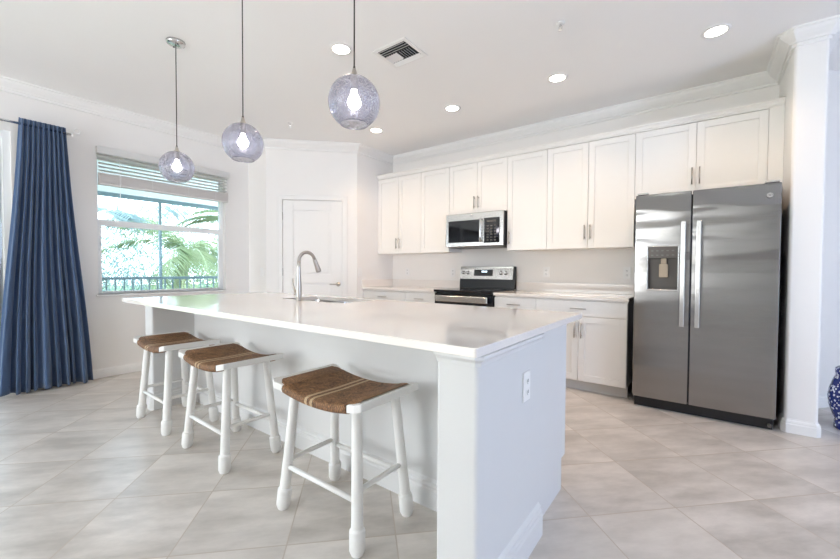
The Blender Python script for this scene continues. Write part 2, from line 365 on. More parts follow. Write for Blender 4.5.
# angled wall of the hall past the wing wall, then the far side of the hall
bm = newbm(); K0 = (XC1, 4.50); K1 = (2.36, 6.20)
v = [bm.verts.new(p) for p in ((K0[0],K0[1],0),(K1[0],K1[1],0),(K1[0]-.1,K1[1]+.1,0),(K0[0]-.1,K0[1]+.1,0),(K0[0],K0[1],H),(K1[0],K1[1],H),(K1[0]-.1,K1[1]+.1,H),(K0[0]-.1,K0[1]+.1,H))]
for f in ((0,3,2,1),(4,5,6,7),(0,1,5,4),(1,2,6,5),(2,3,7,6),(3,0,4,7)): bm.faces.new([v[i] for i in f])
struct(obj('wall_hall', bm, M['wall']))
struct(obj('wall_hall_end', B(2.28, 4.4, 6.20, 6.35, 0, H), M['wall']))
bm = newbm(); box(bm, 4.2, 4.4, -4.4, 1.0, 0, H); box(bm, 4.2, 4.4, 1.0, 2.2, 2.42, H); box(bm, 4.2, 4.4, 2.2, 6.35, 0, H)
struct(obj('wall_right', bm, M['wall']))
bm = newbm(); box(bm, -5.3, -4.4, -4.4, -4.2, 0, H); box(bm, -4.4, -1.8, -4.4, -4.2, 2.42, H); box(bm, -1.8, 4.4, -4.4, -4.2, 0, H)
struct(obj('wall_front', bm, M['wall']))

# glazing: sliding door on the left; the unseen right and front openings stay bare
def slider(name, along, x, a0, a1, z1, n):
    bm = newbm(); w_ = (a1-a0)/n
    def bb(p0, p1, q0, q1, z0, z1_):
        box(bm, q0, q1, p0, p1, z0, z1_) if along == 'y' else box(bm, p0, p1, q0, q1, z0, z1_)
    bb(a0, a1, x-.05, x+.05, z1-0.06, z1); bb(a0, a1, x-.05, x+.05, 0, 0.03); bb(a0, a0+.05, x-.05, x+.05, 0.03, z1-.06); bb(a1-.05, a1, x-.05, x+.05, 0.03, z1-.06)
    for i in range(n):
        s = a0 + i*w_ + (0.05 if i == 0 else 0); e = a0+(i+1)*w_ - (0.05 if i == n-1 else 0); c = x + (0.02 if i % 2 else -0.02)
        bb(s, s+.06, c-.018, c+.018, .03, z1-.06); bb(e-.06, e, c-.018, c+.018, .03, z1-.06)
        bb(s+.06, e-.06, c-.018, c+.018, .03, .13); bb(s+.06, e-.06, c-.018, c+.018, z1-.14, z1-.06)
    f = struct(obj(name, bm, M['vinyl'])); bm = newbm(); 
    def pb(p0, p1, q0, q1, z0, z1_):
        box(bm, q0, q1, p0, p1, z0, z1_) if along == 'y' else box(bm, p0, p1, q0, q1, z0, z1_)
    pb(a0+.06, a1-.06, x-.002, x+.002, .13, z1-.14)
    obj('pane', bm, M['pane'], f)
slider('door_2', 'y', -5.17, SY0, SY1, SZ1, 3)
# casing-like flat trim of the slider on the room side
# ---- window
bm = newbm(); fx0, fx1 = XL-0.135, XL-0.075
box(bm, fx0, fx1, WY0, WY1, WZ1-0.05, WZ1); box(bm, fx0, fx1, WY0, WY1, WZ0, WZ0+0.012)
box(bm, fx0, fx1, WY0, WY0+0.022, WZ0+.012, WZ1-.05); box(bm, fx0, fx1, WY1-0.030, WY1, WZ0+.012, WZ1-.05)
win = struct(obj('window_1', bm, M['vinyl'], bevel=0.003))
bm = newbm(); sxa, sxb = XL-0.105, XL-0.070                # lower sash, inside track
box(bm, sxa, sxb, WY0+.020, WY1-.028, 1.61, 1.675); box(bm, sxa, sxb, WY0+.020, WY1-.028, WZ0+.012, WZ0+.030)
box(bm, sxa, sxb, WY0+.020, WY0+.048, WZ0+.030, 1.61); box(bm, sxa, sxb, WY1-.056, WY1-.028, WZ0+.030, 1.61)
obj('lower_sash', bm, M['vinyl'], win, bevel=0.002)
bm = newbm(); box(bm, fx0+.012, fx0+.016, WY0+.02, WY1-.028, 1.64, WZ1-.04); box(bm, sxa+.010, sxa+.014, WY0+.045, WY1-.053, WZ0+.025, 1.62)
obj('pane', bm, M['pane'], win)
struct(obj('trim_1', B(XL-0.135, XL+0.025, WY0-0.02, WY1+0.02, WZ0-0.018, WZ0), M['trim'], bevel=0.004))     # sill board

# ---- crown mouldings and baseboards
CP = [(0,0),(0.092,0),(0.092,-0.012),(0.080,-0.018),(0.072,-0.036),(0.050,-0.058),(0.030,-0.072),(0.024,-0.082),(0.012,-0.084),(0.012,-0.104),(0,-0.108)]
b_ = 0.016
crown_path = [(XL,-4.2),(XL,C0[1]),C0,C1,(C1[0],W),(XC0,W),(XC0,YC+b_),(XC0+b_,YC),(XC1-b_,YC),(XC1,YC+b_),(XC1,K0[1])]
bm = newbm(); sweep(bm, crown_path, CP, H); struct(obj('trim_2', bm, M['trim']))
BP = [(0,0),(0.016,0),(0.016,0.062),(0.013,0.070),(0.013,0.078),(0.009,0.088),(0.004,0.094),(0.004,0.100),(0,0.100)]
def base(name, path):
    bm = newbm(); sweep(bm, path, BP, 0.0); return struct(obj(name, bm, M['trim']))
tA = D1+0.068; tB = D0-0.068
base('baseboard_left', [(XL, SY1+0.02),(XL,C0[1]),C0,diag(tA,0,0)[:2]])
base('baseboard_pantry', [diag(tB,0,0)[:2],C1,(C1[0],3.842)])
base('baseboard_wing', [(XC0,3.90),(XC0,YC+b_),(XC0+b_,YC),(XC1-b_,YC),(XC1,YC+b_),(XC1,K0[1]),K1,(4.2,6.2)])
base('baseboard_front', [(-4.4,-4.2),(XL,-4.2),(XL,SY0)])

# ---- pantry door (door_1)
bm = newbm(); dbox(bm, D0+.003, D1-.003, -0.035, -0.012, 0.008, DZ-.003)
def frame_panels(bm):
    ts = [D0+.003, 0.349, 0.845, D1-.003]
    for t0, t1 in ((ts[0], ts[1]), (ts[2], ts[3])): dbox(bm, t0, t1, -0.012, 0.0, 0.008, DZ-.003)
    for z0, z1 in ((0.008, 0.20), (0.972, 1.088), (1.948, DZ-.003)): dbox(bm, ts[1], ts[2], -0.012, 0.0, z0, z1)
    for z0, z1 in ((0.20, 0.972), (1.088, 1.948)):          # raised fields
        dbox(bm, ts[1]+.028, ts[2]-.028, -0.012, -0.004, z0+.028, z1-.028)
frame_panels(bm)
door = struct(obj('door_1', bm, M['trim'], bevel=0.003))
bm = newbm(); c = Vector(diag(0.250, 0.0, 0.955)); n_ = (Vector(diag(0,1,0))-Vector(diag(0,0,0))).normalized(); t_ = (Vector(diag(1,0,0))-Vector(diag(0,0,0))).normalized()
lathe(bm, [(0.030,0),(0.030,0.006),(0.024,0.010),(0.010,0.012),(0.010,0.045)], c, 24, n_)
tube(bm, [c+n_*0.045, c+n_*0.048+t_*0.03, c+n_*0.046+t_*0.075, c+n_*0.043+t_*0.115], [0.010,0.0095,0.008,0.006], 10)
obj('door_handle', bm, M['nickel'], door, smooth=True)
for z in (0.25, 1.12, 1.865):
    bm = newbm(); dbox(bm, D1-.006, D1+.010, -0.002, 0.006, z-.05, z+.05); tube(bm, [diag(D1+.002, .008, z-.05), diag(D1+.002, .008, z+.05)], 0.006, 8)
    obj('hinge', bm, M['nickel'], door)
bm = newbm()
for t0, t1, z0, z1 in ((D0-.065, D0-.0, 0, DZ+.065), (D1+.0, D1+.065, 0, DZ+.065), (D0, D1, DZ, DZ+.065)): dbox(bm, t0, t1, 0.001, 0.016, z0, z1)
for t0, t1, z0, z1 in ((D0-.067, D0-.050, 0, DZ+.067), (D1+.050, D1+.067, 0, DZ+.067), (D0-.067, D1+.067, DZ+.050, DZ+.067)): dbox(bm, t0, t1, 0.016, 0.022, z0, z1)
struct(obj('trim_3', bm, M['trim'], bevel=0.002))

# ------------------------------------------------------------------ cabinets
def bar_handle(parent, c, axis, L=0.13, out=(0,-1,0), st=0.03):
    c = Vector(c); a = Vector(axis); n = Vector(out); bm = newbm()
    tube(bm, [c+n*st-a*L/2, c+n*st+a*L/2], 0.0055, 10)
    for s in (-1, 1): tube(bm, [c+a*s*L*0.36, c+n*st+a*s*L*0.36], 0.0045, 8)
    return obj('handle', bm, M['nickel'], parent, smooth=True)
def shaker(name, parent, x0, x1, yf, z0, z1, rail=0.057, th=0.020, m='cabinet', flip=1):
    """five-piece door; yf = front face, thickness towards +y*flip"""
    g = 0.0018; x0 += g; x1 -= g; z0 += g; z1 -= g; s = flip; bm = newbm()
    box(bm, x0, x0+rail, yf, yf+th*s, z0, z1); box(bm, x1-rail, x1, yf, yf+th*s, z0, z1)
    box(bm, x0+rail, x1-rail, yf, yf+th*s, z0, z0+rail); box(bm, x0+rail, x1-rail, yf, yf+th*s, z1-rail, z1)
    box(bm, x0+rail, x1-rail, yf+0.009*s, yf+th*s, z0+rail, z1-rail)
    return obj(name, bm, M[m], parent, bevel=0.0012, seg=1)
UF = W-0.33; TZ = 2.452
def upper(x0, x1, z0, label, ndoors, handle_z, single='L', z1=TZ):
    t = thing('upper_cabinet', label, 'cabinet', ((x0+x1)/2, W-0.15, z0), 'white shaker wall cabinets')
    bm = newbm(); box(bm, x0+.0005, x1-.0005, UF+0.0215, W-0.002, z0+.002, z1+.02)
    obj('body', bm, M['cabinet'], t, bevel=0.001, seg=1)
    n = ndoors; w_ = (x1-x0)/n
    for i in range(n):
        d = shaker('door', t, x0+i*w_, x0+(i+1)*w_, UF, z0, z1)
        if n == 2: hx = x0+w_ + (-0.027 if i == 0 else 0.027)
        else: hx = x0+0.030 if single == 'L' else x1-0.030
        bar_handle(d, (hx, UF, handle_z), (0,0,1), 0.145)
    return t
UB = 1.384
upper(-3.828, -3.049, UB, 'white two door wall cabinet in the corner beside the pantry wall', 2, 1.525)
upper(-3.049, -2.603, UB, 'narrow single door white wall cabinet just left of the microwave', 1, 1.525, 'R')
upper(-2.603, -1.822, 1.842, 'short two door white wall cabinet directly above the microwave', 2, 1.972)
upper(-1.822, -1.368, UB, 'single door white wall cabinet just right of the microwave', 1, 1.525, 'L')
upper(-1.368, -0.541, UB, 'wide two door white wall cabinet ending beside the fridge', 2, 1.545)
upper(-0.541, 0.391, 1.832, 'two door white wall cabinet directly above the fridge', 2, 1.985)
bm = newbm(); box(bm, 0.3915, XC0-.001, UF+.004, UF+.03, 1.832, TZ+.02)
tag(obj('filler_strip', bm, M['cabinet']), 'narrow white filler strip between the cabinet above the fridge and the wing wall', 'filler strip')
bm = newbm(); sweep(bm, [(C1[0]+.001, UF+.02), (XC0-.001, UF+.02)], [(0,0),(0.022,0),(0.022,0.008),(0.030,0.014),(0.036,0.030),(0.046,0.040),(0.052,0.044),(0.052,0.056),(0,0.056)], TZ+.004)
struct(obj('trim_4', bm, M['cabinet']))

BF = W-0.63
def lower(x0, x1, label, doors, drawer_handles=1, group='white shaker base cabinets'):
    t = thing('base_cabinet', label, 'cabinet', ((x0+x1)/2, W-0.3, 0), group)
    bm = newbm(); box(bm, x0+.0005, x1-.0005, BF+.0215, W-.002, 0.10, 0.882); obj('body', bm, M['cabinet'], t, bevel=0.001, seg=1)
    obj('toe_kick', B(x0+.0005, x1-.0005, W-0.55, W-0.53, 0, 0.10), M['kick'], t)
    g = 0.0018; d = obj('drawer', B(x0+g, x1-g, BF, BF+.02, 0.727, 0.866), M['cabinet'], t, bevel=0.002)
    bar_handle(d, ((x0+x1)/2, BF, 0.797), (1,0,0), 0.145)
    w_ = (x1-x0)/doors
    for i in range(doors):
        dd = shaker('door', t, x0+i*w_, x0+(i+1)*w_, BF, 0.11, 0.722)
        hx = (x0+w_+(-0.030 if i == 0 else 0.030)) if doors == 2 else x1-0.03
        bar_handle(dd, (hx, BF, 0.592), (0,0,1), 0.145)
    return t
lower(-3.828, -3.068, 'white base cabinet in the left corner next to the pantry wall', 2)
lower(-3.068, -2.604, 'narrow white base cabinet on the left side of the range', 1)
lower(-1.828, -1.370, 'narrow white base cabinet with one drawer, right side of the range', 1)
lower(-1.370, -0.540, 'wide white base cabinet with drawer and two doors beside the fridge', 2)
def counter(x0, x1, label, ret=False):
    t = thing('countertop', label, 'countertop', ((x0+x1)/2, W-.3, 0.884), 'quartz counters along the back wall')
    obj('slab', B(x0, x1, W-0.655, W-.001, 0.884, 0.914), M['quartz'], t, bevel=0.003)
    obj('backsplash', B(x0+(0.0205 if ret else 0), x1, W-.021, W-.001, 0.9142, 1.016), M['quartz'], t, bevel=0.002)
    if ret: obj('backsplash', B(x0, x0+.02, W-0.655, W-.001, 0.9142, 1.016), M['quartz'], t, bevel=0.002)
counter(C1[0]+.001, -2.6045, 'white quartz counter with low backsplash left of the range', True)
counter(-1.8285, -0.528, 'white quartz counter with low backsplash between range and fridge')

# ------------------------------------------------------------------ range
R0, R1 = -2.600, -1.833
t = thing('range', 'stainless and black electric range below the microwave', 'stove', ((R0+R1)/2, 4.1, 0))
obj('body', B(R0, R1, 3.835, 4.44, 0.02, 0.895), M['black'], t, bevel=0.003)
obj('cooktop', B(R0+.0, R1-.0, 3.775, 4.375, 0.897, 0.925), M['blackglass'], t, bevel=0.006)
ctp = t
for cx, cy, r in ((-2.40,3.95,.095),(-2.03,3.95,.075),(-2.40,4.20,.075),(-2.03,4.20,.095)):
    bm = newbm(); lathe(bm, [(r-.003,0),(r-.003,.0006),(r,.0006),(r,0)], (cx,cy,.9251), 40, cap=False); obj('burner_ring', bm, M['greyplastic'], t)
dr = obj('oven_door', B(R0+.004, R1-.004, 3.797, 3.833, 0.215, 0.885), M['blackglass'], t, bevel=0.004)
bm = newbm(); box(bm, R0+.045, R1-.045, 3.740, 3.762, 0.790, 0.862)
for xx in (R0+.09, R1-.09): box(bm, xx-.012, xx+.012, 3.762, 3.797, 0.805, 0.848)
obj('oven_handle', bm, M['steel2'], dr, bevel=0.008, seg=3)
obj('storage_drawer', B(R0+.004, R1-.004, 3.80, 3.833, 0.06, 0.205), M['steel2'], t, bevel=0.004)
# backguard: black riser and slanted steel panel
bm = newbm(); prism(bm, [(4.385,0.925),(4.44,0.925),(4.44,1.20),(4.415,1.205),(4.392,1.045),(4.392,1.03)], R1-R0, 'yz', R0); obj('backguard', bm, M['black'], t, bevel=0.003)
pf = lambda z: 4.378 + (z-1.045)*0.13
bm = newbm(); prism(bm, [(pf(1.042),1.042),(pf(1.042)+.012,1.042),(pf(1.2)+.02,1.205),(pf(1.2)+.004,1.205)], R1-R0-.03, 'yz', R0+.006); cp = obj('control_panel', bm, M['steel2'], t, bevel=0.003)
def onpanel(name, x0, x1, z0, z1, th, m, par):
    bm = newbm(); prism(bm, [(pf(z0)-th,z0),(pf(z0)+.002,z0),(pf(z1)+.002,z1),(pf(z1)-th,z1)], x1-x0, 'yz', x0); return obj(name, bm, m, par, bevel=0.001)
dp = onpanel('display', -2.385, -2.125, 1.085, 1.165, 0.003, M['blackglass'], cp)
for i in range(4):                                          # clock digits and touch marks
    onpanel('digit', -2.275+i*.02, -2.263+i*.02, 1.130, 1.150, 0.0042, M['ledtext'], cp)
for kx in (-2.545, -2.480, -2.015, -1.950):
    bm = newbm(); c = Vector((kx, pf(1.125), 1.125)); ax = Vector((0,-1,0.13)).normalized()
    lathe(bm, [(0.026,0),(0.026,0.006),(0.020,0.010),(0.018,0.028),(0.016,0.031),(0,0.031)], c, 24, ax); box(bm, kx-.004, kx+.004, c.y-.038, c.y-.028, 1.109, 1.149)
    obj('knob', bm, M['chrome'], cp, bevel=0.001)
# ------------------------------------------------------------------ microwave
m0, m1, mf, mz0, mz1 = -2.598, -1.834, 4.040, 1.432, 1.838
t = thing('microwave', 'stainless over-the-range microwave with black glass door', 'microwave', ((m0+m1)/2, 4.25, mz0))
obj('body', B(m0, m1, mf+.03, W-.003, mz0+.012, mz1), M['black'], t, bevel=0.003)
fr = obj('front_frame', B(m0, m1, mf, mf+.03, mz0+.008, mz1), M['steel2'], t, bevel=0.006, seg=3)
obj('window', B(-2.560, -2.135, mf-.003, mf, 1.49, 1.755), M['blackglass'], fr, bevel=0.002)
bm = newbm(); box(bm, -2.070, -1.875, mf-.003, mf, 1.475, 1.765); cpn = obj('control_panel', bm, M['blackglass'], t, bevel=0.002)
for i in range(3):
    for j in range(6): obj('key', B(-2.035+i*.047, -2.012+i*.047, mf-.0042, mf-.003, 1.50+j*.033, 1.512+j*.033), M['greyplastic'], cpn)
obj('display', B(-2.03, -1.92, mf-.0042, mf-.003, 1.715, 1.735), M['greyplastic'], cpn)
bm = newbm(); tube(bm, [(-2.100, mf-.035, 1.485), (-2.100, mf-.042, 1.55), (-2.100, mf-.042, 1.70), (-2.100, mf-.035, 1.765)], 0.012, 12)
for z in (1.50, 1.75): tube(bm, [(-2.100, mf, z), (-2.100, mf-.036, z)], 0.009, 8)
obj('handle', bm, M['chrome'], t, smooth=True)
def badge(par, c, r, m='chrome'):
    bm = newbm(); c = Vector(c); lathe(bm, [(r,0),(r,0.003),(r*.86,0.004),(r*.84,0.0025),(0,0.0025)], c, 28, (0,-1,0))
    b = obj('badge', bm, M[m], par, smooth=False); bm = newbm()
    for s in (-1, 1):
        tube(bm, [c+Vector((s*r*(.38+.30*cos(a)), -.004, r*.42*sin(a))) for a in [k*pi/5 for k in range(11)]], r*.06, 5)
    obj('monogram', bm, M['greyplastic'], b)
badge(t, (-2.235, mf, 1.800), 0.017)
bm = newbm(); box(bm, m0+.02, m1-.02, mf+.02, W-.02, mz0, mz0+.012); obj('underside', bm, M['greyplastic'], t)

# ------------------------------------------------------------------ fridge
FX0, FX1, FXS, FY, FZ0, FZ1 = -0.478, 0.432, -0.087, 3.705, 0.092, 1.795
t = thing('refrigerator', 'tall stainless side by side fridge with ice and water dispenser', 'refrigerator', ((FX0+FX1)/2, 4.07, 0))
obj('body', B(FX0+.004, FX1-.004, FY+.075, W-.03, 0.03, 1.775), M['black'], t, bevel=0.004)
def fdoor(name, x0, x1, hole=None):
    xs = [x0+(x1-x0)*i/16 for i in range(17)]; zs = [FZ0+(FZ1-FZ0)*i/24 for i in range(25)]
    if hole:
        xs = sorted([x for x in xs if min(abs(x-hole[0]), abs(x-hole[1])) > .012] + [hole[0], hole[1]]); zs = sorted([z for z in zs if min(abs(z-hole[2]), abs(z-hole[3])) > .02] + [hole[2], hole[3]])
    bow = lambda x: FY + 0.004*((2*(x-(x0+x1)/2)/(x1-x0))**4)
    bm = newbm(); g = [[bm.verts.new((x, bow(x), z)) for z in zs] for x in xs]; fs = []
    for i in range(len(xs)-1):
        for j in range(len(zs)-1):
            if hole and hole[0]-1e-6 <= xs[i] < hole[1]-1e-6 and hole[2]-1e-6 <= zs[j] < hole[3]-1e-6: continue
            fs.append(bm.faces.new((g[i][j], g[i+1][j], g[i+1][j+1], g[i][j+1])))
    used = {v for f in fs for v in f.verts}
    for col in g:
        for v in col:
            if v not in used: bm.verts.remove(v)
    r = bmesh.ops.extrude_face_region(bm, geom=fs)
    back = {e for e in r['geom'] if isinstance(e, bmesh.types.BMVert)}
    for e in back: e.co.y = FY+0.070
    for e in bm.verts:
        if e not in back: e.co.y += 0.018*max(0.0, (e.co.z-1.38)/0.415)**2
    o = obj(name, bm, M['steel'], t, bevel=0.005, seg=3, smooth=False, loc=((x0+x1)/2, FY, 0))
    return o
hx0, hx1, hz0, hz1 = -0.383, -0.168, 1.000, 1.357
dl = fdoor('freezer_door', FX0, FXS-.004, (hx0, hx1, hz0, hz1)); drr = fdoor('fridge_door', FXS+.004, FX1)
bm = newbm()                                               # dispenser: bezel, cavity, controls, paddle
box(bm, hx0-.004, hx0+.004, FY-.004, FY+.02, hz0-.004, hz1+.004); box(bm, hx1-.004, hx1+.004, FY-.004, FY+.02, hz0-.004, hz1+.004)
box(bm, hx0+.004, hx1-.004, FY-.004, FY+.02, hz0-.004, hz0+.006); box(bm, hx0+.004, hx1-.004, FY-.004, FY+.02, hz1-.004, hz1+.004)
disp = obj('dispenser', bm, M['steel2'], t, bevel=0.004, seg=3)
bm = newbm(); box(bm, hx0+.002, hx1-.002, FY+.055, FY+.062, hz0+.002, 1.262); box(bm, hx0+.002, hx0+.006, FY+.0, FY+.055, hz0+.002, 1.262); box(bm, hx1-.006, hx1-.002, FY+.0, FY+.055, hz0+.002, 1.262)
box(bm, hx0+.006, hx1-.006, FY+.0, FY+.055, hz0+.002, hz0+.010); obj('cavity', bm, M['greyplastic'], disp)
bm = newbm(); prism(bm, [(FY-.002,1.262),(FY+.06,1.262),(FY+.06,hz1-.004),(FY-.004,hz1-.004)], hx1-hx0-.008, 'yz', hx0+.004); obj('control_panel', bm, M['greyplastic'], disp, bevel=0.002)
for i in range(5):
    for j in range(2): obj('button', B(hx0+.025+i*.036, hx0+.041+i*.036, FY-.006, FY-.003, 1.283+j*.036, 1.291+j*.036), M['button'], disp)
bm = newbm(); box(bm, -0.302, -0.238, FY+.022, FY+.034, 1.105, 1.215); box(bm, -0.290, -0.250, FY+.016, FY+.05, 1.215, 1.262); obj('paddle', bm, M['amber'], disp, bevel=0.006)
def fhandle(par, xc):
    bm = newbm(); box(bm, xc-.016, xc+.016, FY-.060, FY-.043, 0.715, 1.550)
    for z in (0.735, 1.530): box(bm, xc-.012, xc+.012, FY-.045, FY+.004, z-.018, z+.018)
    obj('handle', bm, M['steel2'], par, bevel=0.005, seg=3)
fhandle(dl, -0.138); fhandle(drr, -0.040)
badge(t, (0.368, FY+.005, 1.705), 0.018)
obj('base_grille', B(FX0+.01, FX1-.01, FY+.055, FY+.12, 0.0, 0.088), M['black'], t, bevel=0.004)
for x in (FX0+.05, FX1-.05): obj('hinge_cover', B(x-.04, x+.04, FY+.02, FY+.13, 1.797, 1.812), M['steel2'], t, bevel=0.004)
bm = newbm(); tube(bm, [(FX1-.03, FY+.05, .035), (FX1-.03, FY+.02, .035)], 0.012, 12); obj('roller', bm, M['greyplastic'], t)

# ------------------------------------------------------------------ island
IX0, IX1, IY0, IY1, IZ = -3.756, -0.556, 1.042, 2.305, 0.914
t = thing('kitchen_island', 'long white island with drywall wing columns and recessed knee wall', 'kitchen island', ((IX0+IX1)/2, 1.7, 0))
def round_box(name, x0, x1, y0, y1, corners, r=0.014, z1=0.8835):
    bm = newbm(); box(bm, x0, x1, y0, y1, 0, z1)
    eds = [e for e in bm.edges if abs(e.verts[0].co.z-e.verts[1].co.z) > .5 and any(abs(e.verts[0].co.x-cx) < 1e-4 and abs(e.verts[0].co.y-cy) < 1e-4 for cx, cy in corners)]
    bmesh.ops.bevel(bm, geom=eds, offset=r, segments=4, affect='EDGES', profile=0.5)
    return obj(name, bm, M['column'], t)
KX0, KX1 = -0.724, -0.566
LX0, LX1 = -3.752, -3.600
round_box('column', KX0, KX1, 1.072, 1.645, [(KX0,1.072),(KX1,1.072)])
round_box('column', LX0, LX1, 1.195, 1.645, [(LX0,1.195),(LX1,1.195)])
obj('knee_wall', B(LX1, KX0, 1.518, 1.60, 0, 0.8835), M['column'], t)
bm = newbm()                                               # cabinet run on the kitchen side, with open toe space
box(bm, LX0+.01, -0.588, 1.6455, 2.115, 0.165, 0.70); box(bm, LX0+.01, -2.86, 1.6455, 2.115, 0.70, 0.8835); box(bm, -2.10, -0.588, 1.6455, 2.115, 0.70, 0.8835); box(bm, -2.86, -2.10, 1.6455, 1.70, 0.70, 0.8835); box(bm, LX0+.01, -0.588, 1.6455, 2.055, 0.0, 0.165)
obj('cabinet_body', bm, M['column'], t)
for i in range(4):
    w_ = 0.76; x0 = -0.60-(i+1)*w_
    if i == 2: continue
    for k in range(2):
        d = shaker('door', t, x0+k*w_/2, x0+(k+1)*w_/2, 2.137, 0.175, 0.862, flip=-1)
        bar_handle(d, (x0+w_/2+(-.03 if k == 0 else .03), 2.137, 0.72), (0,0,1), 0.145, out=(0,1,0))
x0 = -0.60-3*0.76
for k in range(2):
    d = shaker('door', t, x0+k*.38, x0+(k+1)*.38, 2.137, 0.175, 0.862, flip=-1); bar_handle(d, (x0+.38+(-.03 if k == 0 else .03), 2.137, 0.72), (0,0,1), 0.145, out=(0,1,0))
def ibase(path):
    bm = newbm(); sweep(bm, path[::-1], [(0,0),(0.020,0),(0.020,0.090),(0.016,0.098),(0.016,0.108),(0.011,0.114),(0.011,0.126),(0.005,0.134),(0,0.140)], 0.0); obj('baseboard', bm, M['column_trim'], t)
q_ = 0.010
ibase([(KX1,1.645),(KX1,1.072+q_),(KX1-q_,1.072),(KX0+q_,1.072),(KX0,1.072+q_),(KX0,1.518),(LX1,1.518),(LX1,1.195+q_),(LX1-q_,1.195),(LX0+q_,1.195),(LX0,1.195+q_),(LX0,1.645)])
def icap(path):
    bm = newbm(); sweep(bm, path[::-1], [(0,0),(0.019,0),(0.019,-0.010),(0.008,-0.022),(0.006,-0.034),(0,-0.034)], 0.8835); obj('cap_moulding', bm, M['column_trim'], t)
icap([(KX1,1.645),(KX1,1.072+q_),(KX1-q_,1.072),(KX0+q_,1.072),(KX0,1.072+q_),(KX0,1.518),(LX1,1.518),(LX1,1.195+q_),(LX1-q_,1.195),(LX0+q_,1.195),(LX0,1.195+q_),(LX0,1.645)])
# worktop with the sink opening
SX0, SX1, SYa, SYb = -2.80, -2.08, 1.850, 2.220
def rloop(x0, x1, y0, y1, r, n=5):
    P = []
    for cx, cy, a0 in ((x1-r,y1-r,0),(x0+r,y1-r,90),(x0+r,y0+r,180),(x1-r,y0+r,270)):
        for k in range(n+1): a = radians(a0+90*k/n); P.append((cx+r*cos(a), cy+r*sin(a)))
    return P
bm = newbm()
for lp in (rloop(IX0, IX1, IY0, IY1, 0.006, 2), rloop(SX0, SX1, SYa, SYb, 0.03)):
    vs = [bm.verts.new((x, y, IZ)) for x, y in lp]
    for i in range(len(vs)): bm.edges.new((vs[i], vs[(i+1) % len(vs)]))
bmesh.ops.triangle_fill(bm, use_beauty=True, use_dissolve=False, edges=bm.edges[:])
for f in bm.faces:
    if f.normal.z < 0: f.normal_flip()
r = bmesh.ops.extrude_face_region(bm, geom=bm.faces[:])
for e in r['geom']:
    if isinstance(e, bmesh.types.BMVert): e.co.z = 0.884
tag(obj('island_countertop', bm, M['quartz'], bevel=0.0025), 'long glossy white quartz island worktop with sink cutout', 'countertop')
# undermount double sink
sk = thing('kitchen_sink', 'stainless double bowl undermount sink set in the island worktop', 'sink', ((SX0+SX1)/2, (SYa+SYb)/2, 0.70))
def bowl(x0, x1, y0, y1):
    bm = newbm(); top = rloop(x0, x1, y0, y1, 0.035); bot = rloop(x0+.015, x1-.015, y0+.015, y1-.015, 0.035)
    a = [bm.verts.new((x, y, 0.8835)) for x, y in top]; b = [bm.verts.new((x, y, 0.72)) for x, y in bot]; n = len(a)
    for i in range(n): bm.faces.new((a[i], a[(i+1) % n], b[(i+1) % n], b[i]))
    bm.faces.new(b); bo = obj('bowl', bm, M['chrome'], sk, solid=0.003); bo.modifiers['thick'].offset = 1 
    bm = newbm(); lathe(bm, [(0.042,0),(0.042,0.003),(0.030,0.002),(0,0.001)], ((x0+x1)/2, (y0+y1)/2, 0.7235), 24); obj('drain', bm, M['nickel'], sk)
bowl(SX0-.004, -2.450, SYa-.004, SYb+.004); bowl(-2.425, SX1+.004, SYa-.004, SYb+.004)
obj('rim', B(-2.4495, -2.4255, SYa-.004, SYb+.004, 0.868, 0.8830), M['chrome'], sk)
# faucet
FXc, FYc = -2.482, 1.795
ft = thing('faucet', 'brushed nickel pull-down gooseneck faucet behind the island sink', 'faucet', (FXc, FYc, IZ))
bm = newbm(); lathe(bm, [(0.027,0.0004),(0.027,0.006),(0.022,0.012),(0.021,0.06),(0.0195,0.12),(0.0165,0.19),(0.0135,0.26),(0.0128,0.30)], (FXc,FYc,IZ), 24)
obj('body', bm, M['nickel'], ft, smooth=True)
bm = newbm(); ra = 0.074; pts = [(FXc, FYc, IZ+0.299)]
for k in range(1, 15): a = pi - k*(pi*0.90)/14; pts.append((FXc, FYc+ra+ra*cos(a), IZ+0.300+ra*sin(a)))
tube(bm, pts, 0.0128, 16); obj('gooseneck', bm, M['nickel'], ft, smooth=True)
e_ = Vector(pts[-1]); d_ = (e_-Vector(pts[-2])).normalized()
bm = newbm(); lathe(bm, [(0.0135,0.0),(0.0150,0.012),(0.0175,0.05),(0.0215,0.095),(0.0215,0.105),(0.018,0.108),(0,0.108)], e_+d_*.001, 24, d_); obj('spray_head', bm, M['nickel'], ft, smooth=True)
bm = newbm(); c = Vector((FXc-.018, FYc, IZ+.055)); lathe(bm, [(0.017,0),(0.017,0.028),(0.013,0.034),(0,0.034)], c, 20, (-1,0,0))
tube(bm, [c+Vector((-.026,0,.008)), c+Vector((-.045,0,.035)), c+Vector((-.052,-.004,.075)), c+Vector((-.050,-.006,.115))], [0.009,0.0085,0.0075,0.006], 10); obj('lever', bm, M['nickel'], ft, smooth=True)

